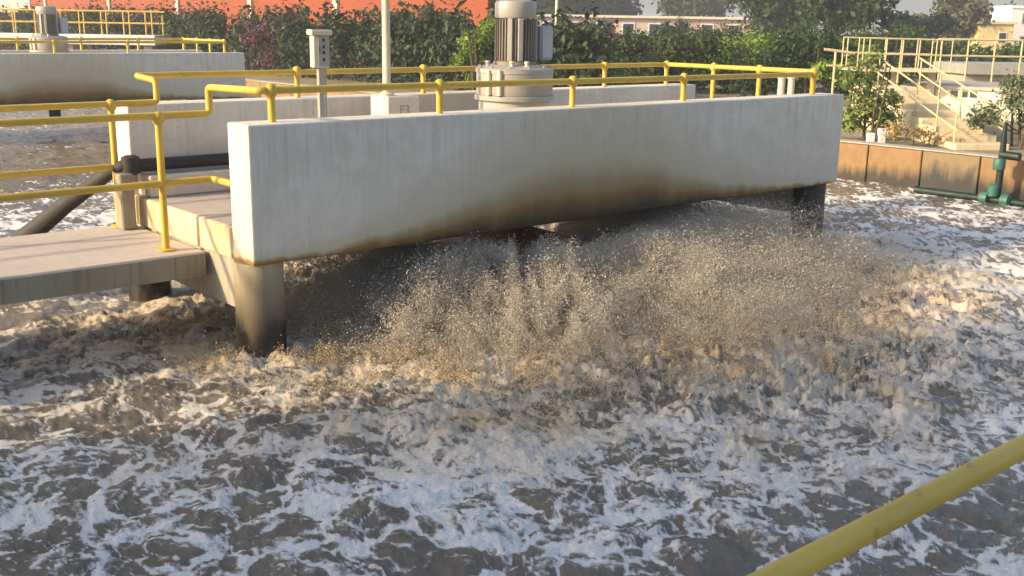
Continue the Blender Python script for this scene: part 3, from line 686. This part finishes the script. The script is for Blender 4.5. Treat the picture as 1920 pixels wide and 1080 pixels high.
# tall trees
TR = [(1545, 58, 9.0, 3.5, 'leaf_dark', 'tall dense dark tree above the yellow railed landing', 7500),
      (1430, 70, 9, 4.5, 'leaf_dark', 'dark tree behind the large bush', 5500),
      (1290, 118, 9, 6, 'leaf_far', 'distant dark tree line crown above the pink building', 4500),
      (1130, 120, 9, 6, 'leaf_far', 'distant dark tree crown just right of the thin pole', 4500),
      (1010, 116, 9, 5, 'leaf_dark', 'distant dark tree crown behind the motor top', 4000),
      (1765, 90, 4.6, 3.0, 'leaf_olive', 'hazy olive tree under the sky gap', 4500),
      (1700, 75, 3.3, 2.2, 'leaf_dark', 'dark small tree at the edge of the sky gap', 3000),
      (1835, 120, 4.6, 3.5, 'leaf_far', 'hazy tree left of the white building', 3500),
      (640, 75, 6.2, 2.6, 'leaf_dark', 'dark leafy tree rising over the hedge beside the tall pole', 3000),
      (870, 60, 5.2, 2.2, 'leaf_olive', 'olive brown tree against the orange wall left of the motor', 2200)]
for i, (px, D, h_, wd, m_, lab, n_) in enumerate(TR):
    p = gpos(px, D)
    lb = lobes(9, wd * .62, wd * .62, h_ * .34, h_ * .88, wd * .48, 70 + i) + [(0, 0, h_ * .6, wd * .6, wd * .6, h_ * .3)]
    tree('tree', lab, p, h_, lb, int(n_ * 1.7), .08 + D * .0014, M[m_], 'tree', None, 70 + i, .22)
# bushes at the tank edge
p = gpos(1618, 20.6); tree('bush', 'leafy green bush between the near platform end and the concrete stair', p, 1.6, [(0, 0, .75, .5, .5, .45), (-.25, .2, 1.15, .34, .34, .3), (.25, -.2, .45, .42, .42, .38), (-.3, .2, .4, .42, .42, .38), (.05, 0, 1.45, .25, .25, .28), (.38, -.3, .8, .25, .25, .2)], 3600, .036, M['leaf_bush'], 'bush', None, 90, .03, 3)
p = gpos(1900, 19.6); tree('bush', 'grey green bushy sapling behind the green pipe stand', p, 1.6, [(0, 0, .85, .5, .5, .35), (-.45, .38, .6, .36, .36, .28), (.4, -.3, .9, .45, .45, .4), (-.1, .1, 1.15, .35, .35, .25), (-.62, .5, .5, .25, .25, .2), (.2, -.2, .5, .4, .4, .25)], 3400, .033, M['leaf_grey'], 'bush', None, 91, .03, 3)
p = gpos(1595, 29); tree('shrub', 'sunlit lime shrub against the yellow railed landing', p, 2, [(0, 0, 1.0, .55, .55, .5), (.2, -.15, 1.45, .35, .35, .3), (-.7, .6, 1.0, .5, .5, .3)], 2200, .05, M['leaf_bright'], 'shrub', None, 92, .04, 3)
p = gpos(1722, 19.6); tree('shrub', 'straw coloured dry scrub at the foot of the stair', p, .6, [(0, 0, .22, .45, .3, .2), (-.4, .3, .3, .35, .3, .25), (.4, -.3, .12, .35, .3, .12)], 700, .028, M['straw'], 'shrub', None, 93, .015, 4)

# ------------------------------------------------------------------ buildings and the stair
ob = thing('orange_wall', 'long orange rendered wall with pale pilasters behind the hedge', 'wall', (24.4, 20, GZ))
obj('wall_face', BX((0, 6.8, 0), (.5, 130, 6.5), .02), M['orange'], ob)
for y in (18.0, 26.7, 36, 47, 60, 76, 95): obj('pilaster', BX((-.14, y, 0), (-.003, y + .42, 6.4), .01), M['pink'], ob)
obj('shutter', BX((-.07, 64, 2.4), (-.003, 74, 5), .01), M['pink'], ob)
obj('coping', BX((-.12, 6.6, 6.503), (.62, 130.5, 6.65)), M['pink'], ob)
# low pink building
c0 = gpos(1195, 92)
pb = thing('low_building', 'low pinkish building with white trim beyond the shrubs', 'building', c0); pb.rotation_euler.z = math.radians(-42)
obj('wall', BX((-9.5, 0, 0), (9.5, 6, 2.75), .02), M['pink'], pb)
obj('roof', BX((-9.8, -.4, 2.753), (9.8, 6.4, 2.95)), M['light_conc'], pb)
for i in range(8):
    x = -8.4 + i * 2.2
    wv = obj('window', BX((x, -.06, 1.2), (x + 1.1, -.004, 2.4)), M['white'], pb); obj('pane', BX((x + .12, -.075, 1.32), (x + .98, -.062, 2.28)), M['glass'], wv)
# white and yellow buildings at the right edge
c1 = gpos(1925, 95)
wb = thing('white_building', 'white two storey building with dark windows at the upper right edge', 'building', c1); wb.rotation_euler.z = math.radians(-42)
obj('wall', BX((-2.9, 0, 0), (6, 6, 4.1), .02), M['white'], wb); obj('parapet', BX((-3.0, -.12, 4.103), (6.1, 6.1, 4.35)), M['white'], wb)
for (x, z) in ((-2.0, 2.8), (-.2, 2.8), (1.5, 2.8), (-2.0, .9), (-.2, .9)):
    wv = obj('window', BX((x, -.05, z), (x + .75, -.004, z + .9)), M['light_metal'], wb); obj('pane', BX((x + .1, -.065, z + .1), (x + .65, -.053, z + .8)), M['glass'], wv)
c2 = gpos(1838, 88)
yb = thing('yellow_building', 'small yellow building left of the white building', 'building', c2); yb.rotation_euler.z = math.radians(-42)
obj('wall', BX((-1.4, 0, 0), (1.4, 4, 2.7), .02), M['ywall'], yb); obj('roof', BX((-1.6, -.2, 2.703), (1.6, 4.2, 2.9)), M['ywall'], yb)
wv = obj('window', BX((.2, -.05, 1.2), (.9, -.004, 2.1)), M['light_conc'], yb); obj('pane', BX((.28, -.065, 1.28), (.82, -.053, 2.02)), M['glass'], wv)
# thin pole
tp = at(1043, 60, 40); o = thing('lamp_pole', 'thin pale pole standing right behind the grey motor', 'pole', (tp.x, tp.y, GZ))
obj('shaft', TB([(0, 0, 0), (0, 0, 6)], .06, 10), M['cream'], o, True); obj('foot', BX((-.14, -.14, 0), (.14, .14, .3), .02), M['light_conc'], o)

# concrete stair and landing beyond the tank wall (local x runs along picture right)
ang = math.atan2(R_.y, R_.x)
sT = at(1640, 165, 22.4); sB = at(1792, 275, 19.0); sdir = Vector((sB.x - sT.x, sB.y - sT.y, 0)); slen = sdir.length
st = thing('concrete_stair', 'sunlit concrete stair with sloping handrails beyond the tank wall', 'stair', (sT.x, sT.y, GZ)); st.rotation_euler.z = math.atan2(sdir.y, sdir.x)
ztop = sT.z - GZ; nst = 8; rise = ztop / nst; run = slen / nst
for i in range(nst):
    obj('step', BX((i * run, 0, -.05), ((i + 1) * run - .002, 1.0, ztop - i * rise), .01), M['stair'], st)
obj('string_wall', BX((-.9, -.03, -.05), (-.004, 1.03, ztop + .02), .01), M['stair'], st)
for yy in (.05, .95):
    a = Vector((-.05, yy, ztop + .62)); b = Vector((slen * .98, yy, .62))
    obj('handrail', TB([a, b], .02, 10), M['yellow2'], st, True)
    obj('lower_rail', TB([a - Vector((0, 0, .30)), b - Vector((0, 0, .30))], .017, 10), M['yellow2'], st, True)
    for f_ in (.02, .27, .52, .77, .97):
        q = a.lerp(b, f_); obj('post', TB([q - Vector((0, 0, .68)), q], .017, 8), M['yellow2'], st, True)
# landing with pale yellow rails
la = at(1606, 129, 25.5); ld = thing('railed_landing', 'raised landing with pale yellow railings at the stair head', 'landing', (la.x, la.y, GZ)); ld.rotation_euler.z = ang
zl = la.z - GZ
obj('deck', BX((-.05, -.1, zl - .06), (2.3, 1.3, zl), .01), M['stair'], ld)
for x in (.2, 1.1, 2.0): obj('leg', BX((x, .6, 0), (x + .15, .75, zl - .062)), M['light_conc'], ld)
for yy in (-.04, 1.2):
    for zz in (.36, .72): obj('rail', TB([(0, yy, zl + zz), (2.25, yy, zl + zz - .02)], .018, 8), M['yellow2'], ld, True)
    for x in (0, .11, .66, 1.05, 1.45, 1.85, 2.22): obj('post', TB([(x, yy, zl - .01), (x, yy, zl + .73)], .017, 8), M['yellow2'], ld, True)
ll = at(1548, 93, 25.5); lo = ll.z - GZ
for yy in (0.1,):
    obj('side_rail', TB([(-.78, yy, zl + .44), (-.05, yy, zl + .36)], .035, 8), M['yellow2'], ld, True); obj('side_rail', TB([(-.70, yy, zl + .06), (-.35, yy, zl + .06)], .026, 8), M['yellow2'], ld, True)
    obj('post', TB([(-.5, yy, 0), (-.5, yy, zl + .42)], .03, 8), M['yellow2'], ld, True)
# pale concrete tank wall behind the stair
cw = at(1725, 165, 26.5); cl_ = thing('concrete_tank', 'weathered pale concrete tank wall right of the stair', 'wall', (cw.x, cw.y, GZ)); cl_.rotation_euler.z = math.radians(-78)
zc = cw.z - GZ
obj('wall_face', BX((-.4, 0, 0), (7, 3, zc), .01), M['light_conc'], cl_)
obj('rim', BX((-.45, -.06, zc + .002), (7.05, 3.05, zc + .09), .01), M['beam'], cl_)
for x in (.2, .75, .98, 1.2): obj('opening', BX((x, -.02, zc - .17), (x + .16, .0 - .003, zc - .03)), M['black'], cl_)
fb_ = at(1860, 140, 30); yr = thing('yellow_railing', 'pale yellow railing on the concrete tank at the right edge', 'railing', (fb_.x, fb_.y, GZ)); yr.rotation_euler.z = ang
zf = fb_.z - GZ
for zz in (.5, .95): obj('rail', TB([(-1.6, 0, zf + zz), (1.4, 0, zf + zz)], .03, 8), M['yellow2'], yr, True)
for x in (-1.5, -.75, 0, .75): obj('post', TB([(x, 0, 0), (x, 0, zf + .97)], .028, 8), M['yellow2'], yr, True)
dr_ = at(1885, 120, 33); sh = thing('low_shed', 'low grey roofed shed behind the sapling at the right edge', 'building', (dr_.x, dr_.y, GZ)); sh.rotation_euler.z = ang
obj('wall', BX((-1.2, 0, 0), (3, 2, dr_.z - GZ - .32)), M['beam'], sh); obj('roof', BX((-1.35, -.3, dr_.z - GZ - .318), (3.2, 2.3, dr_.z - GZ)), M['grey_metal'], sh)
# white kerb blocks on the tank edge
for i, (px, lab) in enumerate(((1632, 'small white concrete block under the leafy bush, the left one'), (1652, 'small white concrete block under the leafy bush, the right one'))):
    p = at(px, 258, 19.9); o = thing('marker_block', lab, 'concrete block', (p.x, p.y, GZ)); o.rotation_euler.z = ang
    obj('block', BX((-.06, -.06, 0), (.07, .06, .19 if i == 0 else .28), .01), M['white'], o)
# cream pipes beyond the platform end
for i, (px, lab) in enumerate(((1466, 'thick cream vent pipe behind the far railing corner, left of the pair'), (1484, 'thick cream vent pipe behind the far railing corner, right of the pair'))):
    p = at(px, 148, 23); o = thing('vent_pipe', lab, 'pipe', (p.x, p.y, GZ)); obj('stack', TB([(0, 0, 0), (0, 0, p.z - GZ)], .075, 12), M['cream'], o, True); obj('cap', LT([(.09, 0), (.09, .03), (.04, .05)], (0, 0, p.z - GZ), 12), M['cream'], o, True)
# elevated walkway far left
ew = thing('elevated_walkway', 'distant grey walkway with tall yellow railings at the upper left', 'walkway', (0, 0, 0))
e0 = at(-60, 62, 46); e1 = at(290, 66, 46); zz0 = (e0.z + e1.z) / 2; dv = Vector((e1.x - e0.x, e1.y - e0.y, 0)); Ln = dv.length
ew.location = (e0.x, e0.y, WZ); ew.rotation_euler.z = math.atan2(dv.y, dv.x); H = zz0 - WZ
obj('deck', BX((0, 0, H - .42), (Ln, 1.6, H), .02), M['white'], ew)
for x in (.5, Ln * .5, Ln - .6): obj('pier', BX((x, .3, -.6), (x + .35, 1.2, H - .422)), M['beam'], ew)
for yy in (.06, 1.5):
    for z_ in (.5, 1.0): obj('rail', TB([(0, yy, H + z_), (Ln, yy, H + z_)], .035, 8), M['yellow'], ew, True)
    for i in range(9): obj('post', TB([(.1 + i * (Ln - .2) / 8 + yy * .15 * (i < 8), yy, H - .005), (.1 + i * (Ln - .2) / 8 + yy * .15 * (i < 8), yy, H + 1.01)], .034, 8), M['yellow'], ew, True)

# unseen building added beyond the left edge of the picture to shade the near water
pbd = thing('added_shade_building', 'unseen tall plain building added left of the tank for its shade', 'building', (-13.6, 3.0, GZ))
obj('wall', BX((-9, -16, 0), (0, 0, 10), .02), M['light_conc'], pbd); obj('roof', BX((-9.3, -16.3, 10.003), (.3, .25, 10.25)), M['beam'], pbd)
for y in (-13, -10, -7, -4):
    for z in (1.5, 5.5):
        wv = obj('window', BX((.004, y, z), (.06, y + 1.5, z + 1.6)), M['white'], pbd); obj('pane', BX((.062, y + .1, z + .1), (.075, y + 1.4, z + 1.5)), M['glass'], wv)

# dusty evening air
hb_ = BX((-940, -440, -2.0), (940, 940, 13.5)); me = bpy.data.meshes.new('haze'); hb_.to_mesh(me); hb_.free()
hm = bpy.data.materials.new('haze'); hm.use_nodes = True; ht = hm.node_tree; ht.nodes.remove(ht.nodes['Principled BSDF'])
pv = ht.nodes.new('ShaderNodeVolumePrincipled'); pv.inputs['Color'].default_value = (.93, .93, .94, 1); pv.inputs['Density'].default_value = .0019; pv.inputs['Anisotropy'].default_value = .3
ht.links.new(pv.outputs[0], ht.nodes['Material Output'].inputs['Volume']); me.materials.append(hm)
ho = link(bpy.data.objects.new('haze', me)); tag(ho, 'pale dusty haze filling the air', None, None, 'stuff')
